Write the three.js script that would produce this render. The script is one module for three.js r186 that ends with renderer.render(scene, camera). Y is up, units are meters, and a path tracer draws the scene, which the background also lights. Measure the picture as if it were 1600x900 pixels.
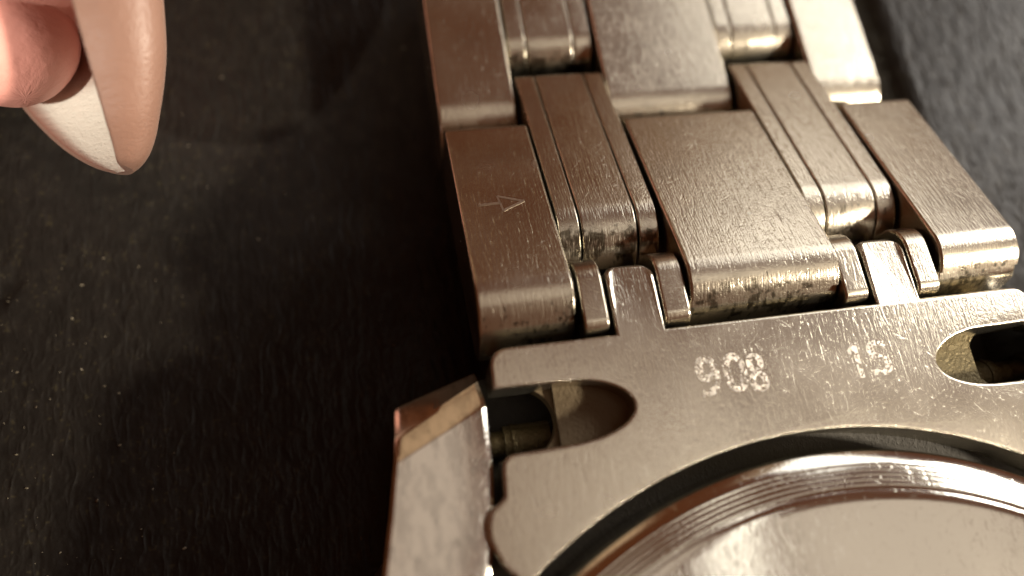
import * as THREE from 'three';
import { mergeGeometries } from 'three/addons/utils/BufferGeometryUtils.js';
import { RectAreaLightUniformsLib } from 'three/addons/lights/RectAreaLightUniformsLib.js';
import { FontLoader } from 'three/addons/loaders/FontLoader.js';
import { TextGeometry } from 'three/addons/geometries/TextGeometry.js';

// ------------------------------------------------------------------ camera, light, exposure
// All lengths below are written in millimetres and turned into metres by MM.
const MM = 0.001;
RectAreaLightUniformsLib.init();
const scene = new THREE.Scene();
const CAM = new THREE.Vector3(-12.929, 22.751, 5.036);
const FWD = new THREE.Vector3(0.16654, -0.94238, -0.29013), UP = new THREE.Vector3(0.10347, 0.30932, -0.94531);
const camera = new THREE.PerspectiveCamera(43.15, 16 / 9, 0.001, 10);
camera.position.copy(CAM).multiplyScalar(MM);
camera.up.copy(UP);
camera.lookAt(CAM.clone().add(FWD).multiplyScalar(MM));
camera.focus = 0.0262;
camera.userData.fStop = 23;
scene.background = new THREE.Color(0.13, 0.04, 0.015);          // the dim brown room round the table
const renderer = new THREE.WebGLRenderer({ antialias: true });
renderer.toneMapping = THREE.LinearToneMapping;
renderer.toneMappingExposure = 1;
renderer.shadowMap.enabled = true;
function area(color, intensity, w, h, at, to) {                       // to = null: faces straight down, w along x, h along z
  const l = new THREE.RectAreaLight(color, intensity, w * MM, h * MM);
  l.position.set(...at).multiplyScalar(MM); to ? l.lookAt(new THREE.Vector3(...to).multiplyScalar(MM)) : l.rotation.set(-Math.PI / 2, 0, 0); scene.add(l);
  return l;
}
area(new THREE.Color(1, 0.88, 0.7), 1450, 30, 30, [320, 215, 150], [0, 0, 0]);                       // low lamp on the right
area(new THREE.Color(1, 0.985, 0.95), 2.75, 440, 350, [400, 465, -500], [0, 465, -500]);              // window on the right
area(new THREE.Color(1, 0.95, 0.88), 23, 170, 150, [400, 285, -170], [0, 285, -170]);              // its lower pane
area(new THREE.Color(1, 0.8, 0.52), 0.24, 380, 560, [430, 300, -640], [430, 300, 0]);               // golden wall behind the bracelet
area(new THREE.Color(1, 0.74, 0.45), 0.5, 220, 330, [-150, 430, -640], [-150, 430, 0]);              // golden wall at the left
area(new THREE.Color(1, 0.95, 0.85), 5.5, 18, 190, [202, 500, 32], null);                             // lamp tube above the case
area(new THREE.Color(1, 0.92, 0.78), 0.75, 240, 150, [362, 500, 80], null);                         // its shade
area(new THREE.Color(1, 0.92, 0.78), 0.6, 130, 300, [80, 500, 10], null);                          // ceiling lamp
const spot = new THREE.SpotLight(new THREE.Color(1, 0.9, 0.77), 0.36, 0, 0.036, 0.7, 2);            // narrow lamp on the left, lights the finger
spot.position.set(-165, 170, 120).multiplyScalar(MM); spot.target.position.set(-26, -1, -12).multiplyScalar(MM); spot.castShadow = true; spot.shadow.radius = 0.3;
scene.add(spot, spot.target);

// ------------------------------------------------------------------ helpers
let seed = 7;
const rnd = () => { seed = (seed + 0x6d2b79f5) | 0; let t = Math.imul(seed ^ (seed >>> 15), 1 | seed); t = (t + Math.imul(t ^ (t >>> 7), 61 | t)) ^ t; return ((t ^ (t >>> 14)) >>> 0) / 4294967296; };
const clamp = (x, a = 0, b = 1) => Math.min(b, Math.max(a, x)), mix = (a, b, t) => a + (b - a) * t;
const smooth = (a, b, x) => { const t = clamp((x - a) / (b - a)); return t * t * (3 - 2 * t); };
const hash = (x, y, s = 0) => { let h = Math.imul(x | 0, 374761393) ^ Math.imul(y | 0, 668265263) ^ Math.imul(s + 11, 2147483647); h = Math.imul(h ^ (h >>> 13), 1274126177); return ((h ^ (h >>> 16)) >>> 0) / 4294967296; };
function vnoise(x, y, px, py, s) {                                   // value noise that repeats after px, py cells
  const xi = Math.floor(x), yi = Math.floor(y), fx = x - xi, fy = y - yi, u = fx * fx * (3 - 2 * fx), v = fy * fy * (3 - 2 * fy);
  const m = (a, n) => ((a % n) + n) % n;
  const a = hash(m(xi, px), m(yi, py), s), b = hash(m(xi + 1, px), m(yi, py), s), c = hash(m(xi, px), m(yi + 1, py), s), d = hash(m(xi + 1, px), m(yi + 1, py), s);
  return mix(mix(a, b, u), mix(c, d, u), v);
}
const fbm2 = (x, y, p, q, s, n = 4) => { let t = 0, a = 0.5, f = 1; for (let i = 0; i < n; i++) { t += a * vnoise(x * f, y * f, p * f, q * f, s + i); a *= 0.5; f *= 2; } return t; };
const fbm = (x, y, p, s, n) => fbm2(x, y, p, p, s, n);
function texture(n, m, fill, srgb = false) {
  const data = new Uint8Array(n * m * 4);
  for (let j = 0; j < m; j++) for (let i = 0; i < n; i++) {
    const c = fill(i, j), o = (j * n + i) * 4;
    if (typeof c === 'number') data[o] = data[o + 1] = data[o + 2] = clamp(c) * 255; else for (let k = 0; k < 3; k++) data[o + k] = clamp(c[k]) * 255;
    data[o + 3] = 255;
  }
  const t = new THREE.DataTexture(data, n, m, THREE.RGBAFormat);
  t.magFilter = THREE.LinearFilter; t.minFilter = THREE.LinearMipmapLinearFilter; t.wrapS = t.wrapT = THREE.RepeatWrapping;
  if (srgb) t.colorSpace = THREE.SRGBColorSpace;
  t.needsUpdate = true;
  return t;
}
const rep = (t, x, y, ox = 0, oy = 0) => { const c = t.clone(); c.repeat.set(x, y); c.offset.set(ox, oy); c.needsUpdate = true; return c; };

// ------------------------------------------------------------------ textures (uv of every surface is in millimetres)
// brushed and scratched steel, one tile is 12 x 12 mm
const N = 1024;
function scratchField(across, lines, dots, dents) {
  const h = new Float32Array(N * N).fill(0.5);
  for (let i = 0; i < N; i++) for (let j = 0; j < N; j++) {           // satin lines run along v
    h[j * N + i] += across * ((vnoise(i / 2, j / 32, 512, 32, 1) - 0.5) + 0.5 * (vnoise(i / 4, j / 64, 256, 16, 2) - 0.5)) + (across * 0.9 + 0.06) * (fbm(i / 4, j / 4, 256, 3, 2) - 0.38);
  }
  const stroke = (x, y, a, len, w, d) => {
    const n = Math.ceil(len), cx = Math.cos(a), cy = Math.sin(a), bend = (rnd() - 0.5) * 0.004;
    for (let k = 0; k < n; k++) {
      const px = x + cx * k - cy * bend * k * k, py = y + cy * k + cx * bend * k * k, f = Math.sin(Math.PI * k / n);
      for (let q = -3; q <= 3; q++) {
        const g = Math.exp(-(q * q) / (w * w)), X = ((Math.round(px - cy * q) % N) + N) % N, Y = ((Math.round(py + cx * q) % N) + N) % N;
        h[Y * N + X] = Math.max(0, h[Y * N + X] - d * g * f * 0.35);
      }
    }
  };
  for (let k = 0; k < lines; k++) {
    const along = rnd() < 0.45;
    stroke(rnd() * N, rnd() * N, along ? Math.PI / 2 + (rnd() - 0.5) * 0.3 : rnd() * Math.PI, 6 + rnd() * rnd() * (along ? 130 : 90), 0.8 + rnd() * 0.7, 0.3 + rnd() * 0.7);
  }
  for (let k = 0; k < dots; k++) {
    const x = rnd() * N, y = rnd() * N, r = 1 + rnd() * rnd() * 4, d = 0.1 + rnd() * 0.3;
    for (let q = -6; q <= 6; q++) for (let p = -6; p <= 6; p++) {
      const g = Math.exp(-(p * p + q * q) / (r * r)), X = ((x + p | 0) + N) % N, Y = ((y + q | 0) + N) % N;
      h[Y * N + X] = Math.max(0, h[Y * N + X] - d * g);
    }
  }
  return h;
}
const steelH = scratchField(0.3, 2600, 2600), polishH = scratchField(0.1, 700, 900);
const steelBump = texture(N, N, (i, j) => steelH[j * N + i]), polishBump = texture(N, N, (i, j) => polishH[j * N + i]);
const smudge = texture(512, 512, (i, j) => { const n = fbm(i / 64, j / 64, 8, 21, 5); const r = 0.8 + 0.3 * (n - 0.45); return [r, r, r]; });
// grime on the links: u from -12 to 12 mm across the bracelet, v from -4 to 12 mm along a link, the rounded front end at v < 0
const grime = texture(1024, 1024, (i, j) => {
  const u = i / 1024 * 24, v = j / 1024 * 16 - 4;
  const n = fbm(u * 7, v * 4.6, 256, 31, 5), m = fbm(u * 0.55, v * 0.7, 128, 37, 3);
  const front = smooth(-0.35, -1.5, v) * smooth(-3.6, -2.4, v), k = 0.8 * smooth(0.5, 0.74, n + 0.36 * front * (m - 0.45) * 2.2 - 0.26 * (1 - front));
  const stain = 1 - 0.22 * smooth(0.35, 0.75, m) * (0.35 + front) - 0.1 * front;
  return [mix(0.97 * stain, 0.10, k), mix(0.955 * stain, 0.085, k), mix(0.93 * stain, 0.06, k)];
});
const pitted = texture(512, 512, (i, j) => { const n = fbm(i / 16, j / 16, 32, 71, 5), d = vnoise(i / 4, j / 4, 128, 128, 77); return 0.25 + 0.7 * n - 0.25 * smooth(0.7, 0.95, d); });
const wornMap = texture(512, 512, (i, j) => { const n = fbm2(i / 16, j / 32, 32, 16, 131, 5), d = smooth(0.55, 0.78, fbm(i / 8, j / 8, 64, 137, 3)) * smooth(0.4, 0.6, n), t = 1 - 0.2 * smooth(0.3, 0.7, n) - 0.3 * d; return [t, t * 0.985, t * 0.96]; });
const eroded = texture(512, 512, (i, j) => smooth(0.24, 0.58, fbm(i / 16, j / 16, 32, 141, 3)));
// black leather, one tile is 16 x 16 mm: elongated pebbles between fine creases
const leatherH = texture(1024, 1024, (i, j) => {
  const w = fbm(i / 64, j / 64, 16, 5, 3) - 0.45, x = i / 1024, y = j / 1024;
  const ridge = (a) => 1 - Math.abs(2 * a - 1);
  const f = ridge(fbm2((x + 0.02 * w) * 44, (y + 0.02 * w) * 15, 44, 15, 41, 3)), g = ridge(vnoise(x * 96 + 3 * w, y * 40 + 3 * w, 96, 40, 45));
  return 0.1 + 0.55 * f * f + 0.2 * g + 0.25 * fbm2(i / 8, j / 8, 128, 128, 61, 2);
});
const leatherSpots = texture(512, 512, (i, j) => { const n = fbm(i / 16, j / 16, 32, 81, 4), d = smooth(0.74, 0.9, vnoise(i / 4, j / 4, 128, 128, 83)) * smooth(0.45, 0.6, n); const b = 0.1 + 0.045 * (n - 0.4); return [b + 0.05 * d, b * 0.92 + 0.045 * d, b * 0.84 + 0.02 * d]; }, true);
const skinH = texture(512, 512, (i, j) => { return fbm(i / 25.6, j / 25.6, 20, 91, 5); });

// ------------------------------------------------------------------ materials
const SP = { map: rep(grime, 1 / 24, 1 / 16, 0.5, 0.25), bumpMap: rep(steelBump, 1 / 12, 1 / 12), roughnessMap: rep(smudge, 1 / 14, 1 / 14) };
const steelColor = new THREE.Color(0.535, 0.5, 0.42);
const M = {
  satin: new THREE.MeshPhysicalMaterial({ ...SP, color: steelColor, metalness: 1, roughness: 0.31, bumpScale: 9e-6 }),
  endlink: new THREE.MeshPhysicalMaterial({ bumpMap: SP.bumpMap, roughnessMap: SP.roughnessMap, color: steelColor, metalness: 1, roughness: 0.31, bumpScale: 9e-6 }),
  polished: new THREE.MeshPhysicalMaterial({ map: rep(wornMap, 1 / 7, 1 / 7), bumpMap: rep(polishBump, 1 / 9, 1 / 9), roughnessMap: rep(smudge, 1 / 10, 1 / 10), color: new THREE.Color(0.63, 0.61, 0.56), metalness: 1, roughness: 0.16, bumpScale: 3e-6 }),
  back: new THREE.MeshPhysicalMaterial({ bumpMap: rep(polishBump, 1 / 8, 1 / 8), roughnessMap: rep(smudge, 1 / 12, 1 / 12), color: new THREE.Color(0.6, 0.58, 0.515), metalness: 1, roughness: 0.15, bumpScale: 5.5e-6 }),
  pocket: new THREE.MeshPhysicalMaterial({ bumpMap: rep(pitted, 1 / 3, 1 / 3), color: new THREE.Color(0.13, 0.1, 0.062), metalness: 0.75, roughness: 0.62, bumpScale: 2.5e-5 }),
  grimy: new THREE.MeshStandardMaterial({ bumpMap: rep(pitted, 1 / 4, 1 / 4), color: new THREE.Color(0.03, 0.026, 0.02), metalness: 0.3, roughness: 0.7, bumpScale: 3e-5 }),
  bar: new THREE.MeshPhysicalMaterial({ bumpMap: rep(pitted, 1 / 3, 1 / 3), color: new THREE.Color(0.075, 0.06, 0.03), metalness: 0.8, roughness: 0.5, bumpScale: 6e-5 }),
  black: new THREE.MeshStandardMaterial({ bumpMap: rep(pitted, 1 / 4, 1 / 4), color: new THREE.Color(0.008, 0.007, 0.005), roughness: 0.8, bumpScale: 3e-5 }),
  mark: new THREE.MeshPhysicalMaterial({ bumpMap: rep(pitted, 1 / 2, 1 / 2), color: new THREE.Color(0.52, 0.485, 0.43), metalness: 1, roughness: 0.36, bumpScale: 4e-5, alphaMap: rep(eroded, 1 / 2, 1 / 2), alphaTest: 0.62 }),
  scribe: new THREE.MeshPhysicalMaterial({ bumpMap: rep(pitted, 1 / 3, 1 / 3), color: new THREE.Color(0.52, 0.47, 0.4), metalness: 1, roughness: 0.34, bumpScale: 8e-6 }),
  leather: new THREE.MeshPhysicalMaterial({ map: rep(leatherSpots, 1 / 14, 1 / 14), bumpMap: rep(leatherH, 1 / 20, 1 / 20), color: 0xffffff, roughness: 0.38, specularIntensity: 0.32, bumpScale: 7e-5 }),
  skin: new THREE.MeshPhysicalMaterial({ color: new THREE.Color(0.62, 0.29, 0.245), roughness: 0.55, bumpMap: rep(skinH, 1 / 9, 1 / 9), bumpScale: 3e-5, sheen: 0.3, sheenColor: new THREE.Color(0.9, 0.5, 0.4), sheenRoughness: 0.5 }),
  nail: new THREE.MeshPhysicalMaterial({ color: new THREE.Color(0.3, 0.17, 0.125), roughness: 0.5, bumpMap: rep(pitted, 1 / 6, 1 / 6), bumpScale: 2.5e-5, transmission: 0.35, thickness: 0 }),
  underside: new THREE.MeshPhysicalMaterial({ color: new THREE.Color(0.92, 0.9, 0.8), vertexColors: true, roughness: 0.7, transmission: 0.4, thickness: 0, bumpMap: rep(pitted, 1 / 7, 1 / 7), bumpScale: 5e-5 }),
};

// ------------------------------------------------------------------ builders
const seen = {};
function numbered(name) { const n = seen[name] = (seen[name] ?? -1) + 1; return n ? name + '_' + String(n).padStart(3, '0') : name; }
// a named mesh of geometry in millimetres under a parent
function part(name, geo, mat, parent, label) {
  const g = geo.clone(); g.scale(MM, MM, MM);
  const m = new THREE.Mesh(g, mat); m.name = numbered(name); m.castShadow = m.receiveShadow = true; parent.add(m);
  if (label) m.userData.label = label;
  return m;
}
// normals smoothed over edges flatter than the angle, each face weighted by its area so that flats stay flat beside their rounded edges
function toCreasedNormals(geo, angle) {
  const g = geo.index ? geo.toNonIndexed() : geo, p = g.attributes.position, nf = p.count / 3, fn = [], map = new Map(), cosA = Math.cos(angle);
  const a = new THREE.Vector3(), b = new THREE.Vector3(), c = new THREE.Vector3();
  const keyOf = (i) => Math.round(p.getX(i) * 2e4) + ',' + Math.round(p.getY(i) * 2e4) + ',' + Math.round(p.getZ(i) * 2e4), keys = [];
  for (let f = 0; f < nf; f++) {
    a.fromBufferAttribute(p, 3 * f); b.fromBufferAttribute(p, 3 * f + 1); c.fromBufferAttribute(p, 3 * f + 2);
    fn.push(b.clone().sub(a).cross(c.clone().sub(a)));
    for (let k = 0; k < 3; k++) { const q = keyOf(3 * f + k); keys.push(q); if (!map.has(q)) map.set(q, []); map.get(q).push(f); }
  }
  const len = fn.map((v) => v.length()), out = new Float32Array(p.count * 3), n = new THREE.Vector3();
  for (let i = 0; i < p.count; i++) {
    const f = i / 3 | 0; n.set(0, 0, 0);
    for (const h of map.get(keys[i])) if (len[h] > 0 && (h === f || fn[h].dot(fn[f]) > cosA * len[h] * len[f])) n.add(fn[h]);
    n.normalize(); out[3 * i] = n.x; out[3 * i + 1] = n.y; out[3 * i + 2] = n.z;
  }
  g.setAttribute('normal', new THREE.BufferAttribute(out, 3));
  return g;
}
function boxUV(g) {                                                  // uv in millimetres by the side a face looks to
  const p = g.attributes.position, n = g.attributes.normal, uv = new Float32Array(p.count * 2);
  for (let i = 0; i < p.count; i++) {
    const ax = Math.abs(n.getX(i)), ay = Math.abs(n.getY(i)), az = Math.abs(n.getZ(i));
    const [u, v] = ay >= ax && ay >= az ? [p.getX(i), p.getZ(i)] : az >= ax ? [p.getX(i), p.getY(i)] : [p.getZ(i), p.getY(i)];
    uv[2 * i] = u; uv[2 * i + 1] = v;
  }
  g.setAttribute('uv', new THREE.BufferAttribute(uv, 2));
  return g;
}
// A link: side view (s backwards along the bracelet, t up) extruded across from x0 to x1 with rounded edges, its top front edge at (y, z), its back end lower by the slope.
function linkGeometry({ x0, x1, len, thick, rf, rb, y, z, slope = 0, bevel = 0.13, step = 0, dip = 0 }) {
  const b = bevel, s = new THREE.Shape(), pts = [];
  const arc = (cs, ct, r, a0, a1, n) => { for (let k = 0; k <= n; k++) { const a = a0 + (a1 - a0) * k / n; pts.push([cs + r * Math.cos(a), ct + r * Math.sin(a)]); } };
  const H = Math.PI / 2;
  arc(len - rb, -rb, rb - b, 0, H, 10);                              // back end
  arc(0, -rf, rf - b, H, step ? H + 1.02 : Math.PI, 14);             // rounded front end
  if (step) {                                                        // the lip below the front face
    const a = H + 1.02, c = Math.cos(a), d = Math.sin(a);
    pts.push([(rf - b - step) * c, -rf + (rf - b - step) * d - 0.05]); pts.push([-rf + b + 0.12, -rf + 0.42]); pts.push([-rf + b, -rf + 0.2]);
  }
  pts.push([-rf + b, -thick + 0.6]); pts.push([-rf + b + 0.5, -thick + b]); pts.push([len - 0.5, -thick + b]); pts.push([len - b, -thick + 0.5]);
  pts.forEach(([u, v], k) => (k ? s.lineTo(u, v) : s.moveTo(u, v))); s.closePath();
  let g = new THREE.ExtrudeGeometry(s, { depth: x1 - x0 - 2 * b, bevelEnabled: true, bevelThickness: b, bevelSize: b, bevelSegments: 4, curveSegments: 8 });
  g.deleteAttribute('uv');
  g = toCreasedNormals(g, 0.55);
  const p = g.attributes.position, n = g.attributes.normal, uv = new Float32Array(p.count * 2), nrm = new Float32Array(p.count * 3);
  const cs = 1 / Math.hypot(1, slope), sn = slope * cs, off = rnd() * 40;
  for (let i = 0; i < p.count; i++) {
    const S = p.getX(i), T = p.getY(i), X = x0 + b + p.getZ(i), nS = n.getX(i), nT = n.getY(i), nX = n.getZ(i);
    let v = S; if (S < 0) v = -rf * Math.atan2(-S, T + rf);
    uv[2 * i] = Math.abs(nX) > 0.85 ? X + T : X; uv[2 * i + 1] = v;
    const T2 = T - dip * Math.max(0, S - 5) ** 2;
    p.setXYZ(i, X, y - S * sn + T2 * cs, z - S * cs - T2 * sn);
    n.setXYZ(i, nX, -nS * sn + nT * cs, -nS * cs - nT * sn);
  }
  g.setAttribute('uv', new THREE.BufferAttribute(uv, 2));
  // the map from (S, T, extrusion) to (X, y, z) keeps the handedness: S x T = depth -> -z x y = x
  return g;
}
function thing(name, label, category, group) {
  const o = new THREE.Group(); o.name = numbered(name); o.userData = { label, category }; if (group) o.userData.group = group; scene.add(o); return o;
}

// ------------------------------------------------------------------ the leather the watch lies on
const GROUND = -7.3;
{
  const n = 300, W = 130, g = new THREE.PlaneGeometry(W, W, n, n); g.rotateX(-Math.PI / 2); g.translate(0, 0, -8);
  const p = g.attributes.position, uv = g.attributes.uv;
  for (let i = 0; i < p.count; i++) {
    const far = (v, c) => c + (v - c) * (1 + 7 * Math.min(1, Math.abs(v - c) / 65) ** 8), x = far(p.getX(i), 0), z = far(p.getZ(i), -8);   // the sheet runs on far outside the frame
    p.setX(i, x); p.setZ(i, z);
    let y = 0.5 * (fbm((x + 200) / 14, (z + 200) / 14, 64, 101, 3) - 0.45);
    const cx = -28.9 + 0.9 * Math.sin(z * 0.55) + 0.5 * Math.sin(z * 1.7), d = Math.abs(x - cx);      // a crease in the leather at the left
    y -= 0.35 * Math.exp(-d * d / 0.09) * smooth(-9, -6, z) * smooth(2, -1, z);
    y += 2.2 * smooth(10.4, 13.2, x);                                                                 // the leather swells beside the watch
    p.setY(i, y); uv.setXY(i, x, z);
  }
  g.computeVertexNormals();
  g.translate(0, GROUND - 0.05, 0);
  const m = part('leather_surface', g, M.leather, scene, 'creased black leather under the watch'); m.userData.kind = 'structure';
}

// ------------------------------------------------------------------ the watch, lying on its face
const watch = thing('wrist_watch', 'steel watch lying face down on black leather with its link bracelet stretched out behind', 'watch');
{
  const slope1 = 0.367, slopeT = 0.349;
  const wide = [[-10.17, -6.88], [-2.82, 2.82], [6.86, 10.17]], tri = [[-6.74, -5.94], [-5.88, -3.8], [-3.74, -2.97], [2.97, 3.74], [3.8, 5.88], [5.94, 6.74]];
  const triNames = ['thin_link', 'middle_link', 'thin_link'];
  wide.forEach(([x0, x1], k) => {
    const nm = k === 1 ? 'centre_link' : 'outer_link';
    part(nm, linkGeometry({ x0, x1, len: 7.75, thick: 3.2, rf: 1.5, rb: 0.4, y: 0.17, z: -2.35, slope: slope1, bevel: 0.1, step: 0.08 }), M.satin, watch);
    part(nm, linkGeometry({ x0, x1, len: 7.6, thick: 3.5, rf: 1.9, rb: 0.55, y: -3.6, z: -11.45, slope: 0, bevel: 0.12, step: 0.08 }), M.satin, watch);
  });
  tri.forEach(([x0, x1], k) => {
    const nm = triNames[k % 3];
    part(nm, linkGeometry({ x0, x1, len: 7.9, thick: 3.6, rf: 1.9, rb: 0.5, y: -1.05, z: -5.2, slope: slopeT, bevel: 0.07 }), M.satin, watch);
    part(nm, linkGeometry({ x0, x1, len: 7.5, thick: 3.3, rf: 1.6, rb: 0.5, y: -3.8, z: -14.75, slope: 0, bevel: 0.07 }), M.satin, watch);
  });
  // the short thin links beside the prongs of the end link
  for (const [x0, x1] of [[-6.68, -5.8], [-3.86, -2.92], [2.86, 3.8], [5.76, 6.66]])
    part('short_link', linkGeometry({ x0, x1, len: 2.35, thick: 2.8, rf: 0.45, rb: 0.95, y: 0.03, z: -0.62, slope: 0.02, bevel: 0.1 }), M.satin, watch);
  // the pins that join the rows, dark between the links
  for (const [y, z] of [[-2.3, -3.1], [-5.0, -9.6]]) {
    const g = new THREE.CylinderGeometry(0.75, 0.75, 19.2, 20); g.rotateZ(Math.PI / 2); g.translate(0, y, z - 0.5);
    part('link_pin', boxUV(g), M.grimy, watch);
  }
  // arrow scratched into the left link
  const arrow = [], P0 = new THREE.Vector3(0, 0.17, -2.35), NRM = new THREE.Vector3(0, 1, -slope1).normalize();
  const strip = (ax, as, bx, bs, w) => {
    const g = new THREE.BoxGeometry(Math.hypot(bx - ax, bs - as), 0.012, w, 8, 1, 1); g.rotateY(-Math.atan2(-(bs - as), bx - ax)); g.translate((ax + bx) / 2, 0, -(as + bs) / 2);
    arrow.push(g);
  };
  strip(-9.47, 3.32, -8.66, 3.36, 0.09); strip(-8.74, 3.7, -8.62, 2.95, 0.06); strip(-8.73, 3.69, -7.86, 3.36, 0.08); strip(-8.62, 2.96, -7.8, 3.36, 0.1);
  const ag = mergeGeometries(arrow); ag.rotateX(-Math.atan(-slope1) * -1); ag.rotateX(0);
  ag.translate(0, P0.y, P0.z); ag.translate(NRM.x * 0.004, NRM.y * 0.004, NRM.z * 0.004);
  part('scratched_arrow', boxUV(ag), M.scribe, watch.children.find((c) => c.name === 'outer_link'), 'arrow scratched into the left link');
}

// ---- end link
const ZC = 20.8, RA = 16.8;
const endLink = new THREE.Group(); endLink.name = 'end_link'; watch.add(endLink);
{
  const s = new THREE.Shape(), b = 0.1, pr = 0.5;                                          // shape in (x, -z)
  const L = (x, z) => s.lineTo(x, -z), Q = (cx, cz, x, z) => s.quadraticCurveTo(cx, -cz, x, -z);
  const half = [];
  s.moveTo(-9.4, -0.06 - b);
  L(-5.66 + b, 0.06 + b * 0); 
  const prong = (a, c) => { L(a, 0 + b); L(a, -1.9); Q(a, -2.3, a + 0.35, -2.35); L(c - 0.35, -2.35); Q(c, -2.3, c, -1.9); L(c, b); };
  s.curves.length = 0; s.currentPoint.set(0, 0);
  s.moveTo(-9.35, -b);
  prong(-5.66 + b, -3.95 - b); prong(3.95 + b, 5.66 - b);
  L(9.35, b); Q(10 - b, b, 10 - b, 0.7);
  // right side: slot, corner, horn
  L(9.9, 1.2); L(7.4, 1.24); s.bezierCurveTo(6.4, -1.3, 5.42, -1.75, 5.42, -2.35); s.bezierCurveTo(5.42, -2.95, 6.4, -3.35, 7.6, -3.42); L(9.6, 3.46); Q(9.95, 3.46, 9.98, 3.9);
  L(10.02, 4.6); Q(10.2, 4.85, 10.45, 4.95); Q(10.75, 5.3, 10.6, 5.9); Q(10.4, 6.7, 9.7, 7.1);
  for (let k = 0; k <= 40; k++) { const x = mix(9.4, -9.4, k / 40); L(x, ZC - Math.sqrt((RA + b) ** 2 - x * x)); }
  L(-9.7, 7.1); Q(-10.4, 6.7, -10.6, 5.9); Q(-10.75, 5.3, -10.45, 4.95); Q(-10.2, 4.85, -10.02, 4.6);
  L(-9.98, 3.9); Q(-9.95, 3.46, -9.6, 3.46); L(-7.6, 3.42); s.bezierCurveTo(-6.4, -3.35, -5.42, -2.95, -5.42, -2.35); s.bezierCurveTo(-5.42, -1.75, -6.4, -1.3, -7.4, -1.24); L(-9.9, 1.2);
  L(-10 + b, 0.7); Q(-10 + b, b, -9.35, b);
  let g = new THREE.ExtrudeGeometry(s, { depth: 1.6, bevelEnabled: true, bevelThickness: b, bevelSize: b, bevelSegments: 3, curveSegments: 12 });
  g.rotateX(-Math.PI / 2); g.translate(0, -1.6 - b, 0); g.deleteAttribute('uv');
  // prongs bend down to the pin at their ends
  const p = g.attributes.position;
  for (let i = 0; i < p.count; i++) if (p.getZ(i) < -1.7) p.setY(i, p.getY(i) - 0.55 * (-1.7 - p.getZ(i)) ** 2);
  g = boxUV(toCreasedNormals(g, 0.6));
  part('plate', g, M.endlink, endLink);
  // floors of the slots: shallow near the tip, a deeper round pocket with the spring bar beside the lug
  for (const sx of [-1, 1]) {
    const f = new THREE.BoxGeometry(2.7, 0.3, 3, 24, 1, 20); f.translate(sx * 6.55, -1.0, 2.35);
    const fp = f.attributes.position; for (let i = 0; i < fp.count; i++) fp.setY(i, fp.getY(i) - 0.28 * (Math.abs(fp.getX(i)) - 5.2) / 2.7 + 0.12 * ((fp.getZ(i) - 2.35) / 1.5) ** 2);
    f.computeVertexNormals();
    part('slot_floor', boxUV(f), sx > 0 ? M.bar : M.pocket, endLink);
    const h = new THREE.Shape(); h.moveTo(-9.9, -0.8); h.lineTo(-9.9, -1.15); h.lineTo(-9.05, -1.15); h.absarc(-9.05, -2.32, 1.17, Math.PI / 2, -Math.PI / 2, true); h.lineTo(-9.9, -3.49); h.lineTo(-9.9, -4.0); h.lineTo(-7.7, -4.0); h.lineTo(-7.7, -0.8); h.closePath();
    let e = new THREE.ExtrudeGeometry(h, { depth: 0.5, bevelEnabled: true, bevelThickness: 0.05, bevelSize: 0.04, bevelSegments: 2, curveSegments: 14 });
    e.rotateX(-Math.PI / 2); e.translate(0, -1.85, 0); if (sx > 0) { e.scale(-1, 1, 1); const ix = e.attributes.position.array; for (let i = 0; i < ix.length; i += 9) for (let k = 0; k < 3; k++) { const t = ix[i + k]; ix[i + k] = ix[i + 3 + k]; ix[i + 3 + k] = t; } }
    e.deleteAttribute('uv'); e.computeVertexNormals();
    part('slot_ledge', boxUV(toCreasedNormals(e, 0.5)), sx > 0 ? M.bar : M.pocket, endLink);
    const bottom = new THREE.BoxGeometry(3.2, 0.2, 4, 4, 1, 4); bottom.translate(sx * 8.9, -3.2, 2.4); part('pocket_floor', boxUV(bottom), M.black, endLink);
    const bar = []; const add = (r, x0, x1) => { const c = new THREE.CylinderGeometry(r, r, x1 - x0, 24); c.rotateZ(Math.PI / 2); c.translate(sx * (x0 + x1) / 2, -2.6, 2.8); bar.push(c); };
    add(0.62, 8.0, 9.2); add(0.66, 9.2, 9.34); add(0.6, 9.34, 9.6); add(0.45, 9.6, 10.9);
    part('spring_bar', boxUV(mergeGeometries(bar)), M.bar, endLink);
  }
  // numbers stamped into the plate
  const font = await new FontLoader().loadAsync('fonts/droid/droid_sans_bold.typeface.json');
  const stamp = (text, x, z, size, turn, wide) => {
    const t = new TextGeometry(text, { font, size, depth: 0.02, curveSegments: 5, bevelEnabled: false }); t.scale(wide, 1, 1); t.rotateX(-Math.PI / 2); t.rotateY(turn); t.translate(x, -0.012, z);
    return t;
  };
  part('stamped_number', boxUV(mergeGeometries([stamp('9', -3.3, 2.42, 1.32, 0.02, 0.9), stamp('0', -2.35, 2.4, 1.28, 0.02, 0.95), stamp('8', -1.52, 2.5, 1.28, 0.02, 0.8)])), M.mark, endLink, 'worn stamped number 908');
  part('stamped_letters', boxUV(mergeGeometries([stamp('1', 2.12, 2.5, 1.22, -0.02, 0.8), stamp('S', 2.86, 2.5, 1.22, -0.02, 1.15)])), M.mark, endLink, 'worn stamped characters 1S');
}

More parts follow.
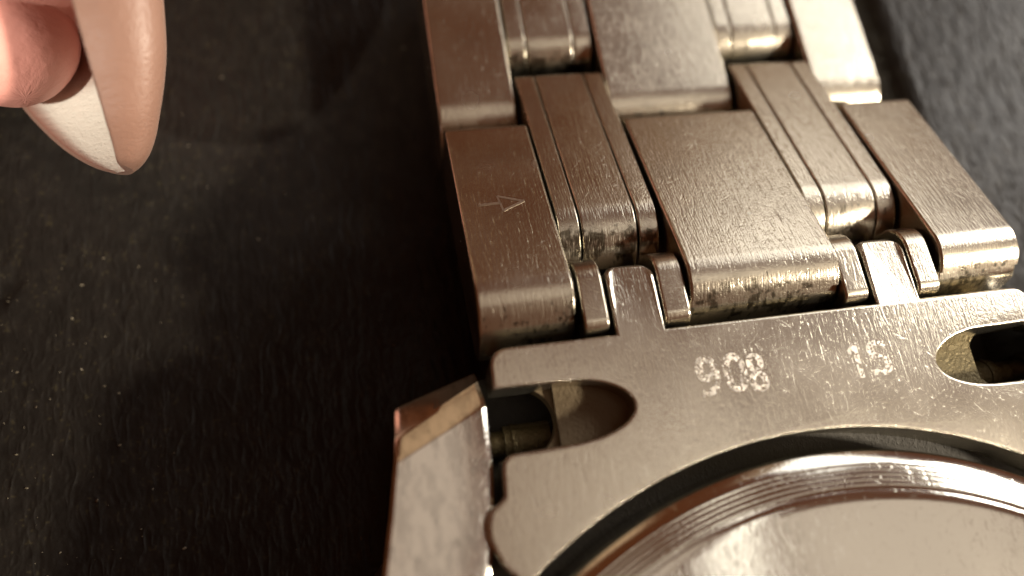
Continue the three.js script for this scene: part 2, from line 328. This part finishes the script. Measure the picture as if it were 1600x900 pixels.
// ---- case: lugs, back ring, case back
const watchCase = new THREE.Group(); watchCase.name = 'watch_case'; watch.add(watchCase);
{
  const ring = (pts, mat, name, seg = 220) => {
    const g = new THREE.LatheGeometry(pts.map(([r, y]) => new THREE.Vector2(r, y)), seg); g.translate(0, 0, ZC);
    return part(name, boxUV(toCreasedNormals(g.toNonIndexed(), 0.35)), mat, watchCase);
  };
  ring([[15.2, -2.4], [16.9, -1.5], [17.4, -1.35], [18.4, -1.4], [19.7, -2.2], [20.3, -3.4], [20.4, -5], [19.6, -6.6], [18, -7.2]], M.grimy, 'case_body');
  ring([[16.12, -1.9], [16.1, -0.12], [16.02, 0.03], [15.88, 0.12], [15.7, 0.2], [15.62, 0.22], [15.6, 0.12], [15.56, 0.12], [15.54, 0.24], [15.46, 0.26], [15.44, 0.16], [15.41, 0.16], [15.39, 0.28], [15.3, 0.3], [15.28, 0.2], [15.25, 0.2], [15.23, 0.32], [15.14, 0.34], [15.12, 0.24], [15.09, 0.24], [15.07, 0.36], [14.98, 0.38], [14.96, 0.28], [14.93, 0.28], [14.91, 0.4], [14.8, 0.41]], M.back, 'back_ring');
  ring([[14.81, 0.1], [14.79, 0.44], [14.65, 0.475], [14.4, 0.48], [12, 0.49], [8, 0.5], [0.02, 0.5]], M.back, 'case_back');
  // lugs: a flat polished face, then two facets and a rounded edge down to the tip
  const lug = (sx) => {
    const rows = [[-13.1, -6.6, 1.15, -10.4, -6.6, 0.5], [-13.14, -1.75, 1.18, -10.36, -1.75, 0.34], [-13.17, -1.5, 1.28, -10.34, -1.5, 0.42], [-13.19, -1.36, 1.42, -10.33, -1.38, 0.52], [-13.24, -0.72, 2.26, -10.31, -1.06, 0.78],
      [-13.26, -0.6, 2.46, -10.3, -0.99, 0.92], [-13.32, -0.31, 3.02, -10.22, -0.64, 1.52], [-13.35, -0.25, 3.2, -10.22, -0.57, 1.72], [-13.65, -0.18, 4.8, -10.28, -0.5, 3.6], [-13.95, -0.14, 6.2, -10.5, -0.46, 5.4], [-14.5, -0.1, 8.5, -11, -0.44, 7.6], [-15.8, -0.1, 12.5, -12.8, -0.44, 10.5], [-17, -0.2, 16, -14.6, -0.5, 14]];
    const n = 16, pos = [], idx = [];
    const rim = 0.16, drop = 0.12;
    rows.forEach(([x0, y0, z0, x1, y1, z1]) => {
      const at = (t, dy) => pos.push(mix(x0, x1, t), mix(y0, y1, t) + dy, mix(z0, z1, t) );
      const w = x1 - x0, top = y0 > -3;
      pos.push(x0 - 0.02, -6.6, z0); pos.push(x0, y0 - (top ? drop * 1.4 : 0), z0);
      pos.push(x0 + rim * 0.25, y0 - (top ? drop * 0.3 : 0), mix(z0, z1, rim * 0.25 / w));
      for (let k = 0; k <= n; k++) at((rim + (w - 2 * rim) * k / n) / w, top ? 0.025 * Math.sin(Math.PI * k / n) : 0);
      pos.push(x1 - rim * 0.25, y1 - (top ? drop * 0.3 : 0), mix(z1, z0, rim * 0.25 / w)); pos.push(x1, y1 - (top ? drop * 1.4 : 0), z1); pos.push(x1 + 0.02, -6.6, z1);
    });
    const c = n + 7;
    for (let r = 0; r < rows.length - 1; r++) for (let k = 0; k < c - 1; k++) { const a = r * c + k, d = a + c; idx.push(a, a + 1, d, a + 1, d + 1, d); }
    let g = new THREE.BufferGeometry(); g.setAttribute('position', new THREE.Float32BufferAttribute(pos, 3)); g.setIndex(idx);
    if (sx > 0) { g.scale(-1, 1, 1); const ix = g.index.array; for (let i = 0; i < ix.length; i += 3) { const t = ix[i]; ix[i] = ix[i + 1]; ix[i + 1] = t; } }
    // triangles must look up
    const gi = g.index.array, pa = g.attributes.position; 
    const A = new THREE.Vector3().fromBufferAttribute(pa, gi[c * 6 * 3 + 24]), B = new THREE.Vector3().fromBufferAttribute(pa, gi[c * 6 * 3 + 25]), C = new THREE.Vector3().fromBufferAttribute(pa, gi[c * 6 * 3 + 26]);
    if (B.sub(A).cross(C.sub(A)).y < 0) for (let i = 0; i < gi.length; i += 3) { const t = gi[i]; gi[i] = gi[i + 1]; gi[i + 1] = t; }
    g = toCreasedNormals(g, 0.22);
    return part('lug', boxUV(g), M.polished, watchCase);
  };
  lug(-1); lug(1);
}

// ------------------------------------------------------------------ the fingertip with its long nail
// frame of the finger: r to the right, d towards the tip's side, w towards the light; origin beside the nail tip
{
  const finger = thing('finger', 'fingertip with a long beige nail, white underneath, held over the leather left of the watch', 'finger');
  const dep = 23.6, K = dep / 1138;
  const right = new THREE.Vector3(0.98059, 0.12741, 0.14903), up = UP.clone().normalize(), back = FWD.clone().multiplyScalar(-1).normalize();
  const at = (x, y, w) => CAM.clone().addScaledVector(back, -dep).addScaledVector(right, (x - 800) * K * (dep - 0.8 * w) / dep).addScaledVector(up, (450 - y) * K * (dep - 0.8 * w) / dep).addScaledVector(back, w * 0.8);
  // nail: sections from under the skin to the tip, each an arc from the near edge over the outside to the far edge
  const key = [  // near edge x, y, w; outermost x, y, w; far edge x, y, w
    [60, -330, 1.6, 215, -300, -2.6, 20, -220, -6.6], [112, -30, 1.25, 233, -30, -2.8, 0, 100, -6.6], [140, 78, 0.7, 243, 90, -3, 30, 160, -6.4],
    [158, 140, 0.1, 244, 140, -3, 68, 204, -6], [172, 190, -0.5, 241, 188, -3, 104, 236, -5.3], [181, 222, -1.1, 238, 222, -3, 136, 256, -4.7], [185, 240, -1.5, 231, 245, -3, 156, 265, -4.3], [187, 251, -1.8, 221, 260, -3, 170, 269, -4], [190, 259, -2.2, 208, 270, -3, 181, 272, -3.6]];
  const curveOf = (i) => new THREE.CatmullRomCurve3(key.map((k) => at(k[i], k[i + 1], k[i + 2])), false, 'centripetal');
  const cN = curveOf(0), cS = curveOf(3), cF = curveOf(6), nt = 72, na = 36;
  const outer = [], inner = [];
  for (let i = 0; i <= nt; i++) {
    const t = i / nt, Np = cN.getPoint(t), Sp = cS.getPoint(t), Fp = cF.getPoint(t), mid = Np.clone().add(Fp).multiplyScalar(0.5), ax = Sp.clone().sub(mid), hf = Np.clone().sub(mid);
    const ro = [], ri = [], th = Math.min(0.42, 0.45 * hf.length(), 0.5 * ax.length());
    for (let k = 0; k <= na; k++) {
      const a = -Math.PI / 2 + Math.PI * k / na, c = Math.cos(a), s = Math.sin(a);
      ro.push(mid.clone().addScaledVector(ax, Math.pow(c, 0.9)).addScaledVector(hf, -s));
      ri.push(mid.clone().addScaledVector(ax, Math.pow(c, 0.9) * (1 - th / ax.length())).addScaledVector(hf, -s * (1 - 0.8 * th / Math.max(hf.length(), 0.01))));
    }
    outer.push(ro); inner.push(ri);
  }
  for (const grid of [outer, inner]) { const c = outer[nt][na / 2].clone().lerp(outer[nt][0].clone().add(outer[nt][na]).multiplyScalar(0.5), 0.5); grid.push(grid[nt].map((v) => v.clone().lerp(c, 0.6)), grid[nt].map(() => c)); }
  const sheet = (grid, flip) => {
    const pos = [], idx = [], uv = [], c = grid[0].length;
    grid.forEach((row, i) => row.forEach((v, k) => { pos.push(v.x, v.y, v.z); uv.push(k * 0.25, i * 0.22); }));
    for (let i = 0; i < grid.length - 1; i++) for (let k = 0; k < c - 1; k++) { const a = i * c + k, d = a + c; flip ? idx.push(a, d, a + 1, a + 1, d, d + 1) : idx.push(a, a + 1, d, a + 1, d + 1, d); }
    const g = new THREE.BufferGeometry(); g.setAttribute('position', new THREE.Float32BufferAttribute(pos, 3)); g.setAttribute('uv', new THREE.Float32BufferAttribute(uv, 2)); g.setIndex(idx); g.computeVertexNormals();
    return g;
  };
  const rimOf = (k) => sheet(outer.map((r, i) => [0, 0.25, 0.5, 0.75, 1].map((q) => r[k].clone().lerp(inner[i][k], q).add(r[k].clone().sub(r[na / 2]).normalize().multiplyScalar(0.10 * Math.sin(Math.PI * q))))), k === 0);
  const nail = part('nail', mergeGeometries([sheet(outer, true), rimOf(0), rimOf(na)]), M.nail, finger);
  const under = sheet(inner, false), col = [], up0 = under.attributes.position;
  for (let i = 0; i <= nt + 2; i++) for (let k = 0; k <= na; k++) {        // skin-coloured where the nail leaves the flesh and along its edge
    const q = Math.min(1, i / nt), t = smooth(0.20, 0.30, q) * smooth(0.0, 0.08, k / na) * smooth(1, 0.93, k / na) * smooth(0.99, 0.93, q);
    col.push(mix(0.36, 1, t), mix(0.15, 1, t), mix(0.11, 1, t));
  }
  under.setAttribute('color', new THREE.Float32BufferAttribute(col, 3));
  part('nail_underside', under, M.underside, nail, 'white underside of the nail');
  // flesh: one tapered surface along the finger, round at the tip
  const axis = new THREE.CatmullRomCurve3([at(6, 62, -3.7), at(-40, -60, -4.1), at(-190, -330, -4.8), at(-420, -800, -4), at(-700, -1300, -2)]);
  const rings = [], nr = 90, ns = 64, R0 = 2.45;
  const side = new THREE.Vector3(), over = new THREE.Vector3();
  for (let i = 0; i <= nr; i++) {
    const cap = i < 26, a = cap ? i / 26 * Math.PI / 2 : 0, t = cap ? 0 : (i - 26) / (nr - 26);
    const p0 = axis.getPoint(t), tan = axis.getTangent(t);
    side.crossVectors(tan, back).normalize(); over.crossVectors(side, tan).normalize();
    const rad = cap ? R0 * Math.sin(a) : mix(R0, 6.0, 1 - Math.exp(-t * 10)) , base = cap ? p0.addScaledVector(tan, -R0 * 0.98 * Math.cos(a)) : p0;
    const row = [];
    for (let k = 0; k <= ns; k++) {
      const f = k / ns * Math.PI * 2 - Math.PI / 2, lump = 1 + 0.02 * Math.sin(3 * f + i * 0.15) + 0.012 * Math.sin(7 * f - i * 0.21);
      row.push(base.clone().addScaledVector(side, Math.cos(f) * rad * lump).addScaledVector(over, Math.sin(f) * rad * 0.95 * lump));
    }
    rings.push(row);
  }
  const g = sheet(rings, false);
  part('fingertip', g, M.skin, finger);
}

// ------------------------------------------------------------------ dust
{
  const g = new THREE.IcosahedronGeometry(0.5, 0), p = g.attributes.position;
  for (let i = 0; i < p.count; i++) { const f = 0.7 + 0.6 * hash(Math.round(p.getX(i) * 50), Math.round(p.getY(i) * 50), Math.round(p.getZ(i) * 50)); p.setXYZ(i, p.getX(i) * f, p.getY(i) * f * 0.6, p.getZ(i) * f); }
  g.computeVertexNormals(); g.scale(MM, MM, MM);
  const n = 420, m = new THREE.InstancedMesh(g, new THREE.MeshStandardMaterial({ color: new THREE.Color(0.09, 0.075, 0.05), roughness: 0.7 }), n), q = new THREE.Quaternion(), e = new THREE.Euler();
  for (let i = 0; i < n; i++) {
    const x = i < 300 ? -34 + 14 * Math.sqrt(rnd()) * rnd() : mix(-26, 26, rnd()), z = i < 300 ? mix(-8, 9, rnd()) : mix(-24, 6, rnd()), sz = 0.03 + 0.1 * rnd() * rnd();
    e.set(rnd() * 6, rnd() * 6, rnd() * 6);
    const y = GROUND - 0.05 + 0.5 * (fbm((x + 200) / 14, (z + 200) / 14, 64, 101, 3) - 0.45);
    m.setMatrixAt(i, new THREE.Matrix4().compose(new THREE.Vector3(x, y + sz * 0.3, z).multiplyScalar(MM), q.setFromEuler(e), new THREE.Vector3(sz, sz, sz * (1 + rnd()))));
  }
  m.name = 'dust'; m.userData = { kind: 'stuff', label: 'fine pale dust specks scattered over the black leather', category: 'dust' }; m.castShadow = m.receiveShadow = true; scene.add(m);
}

renderer.render(scene, camera);
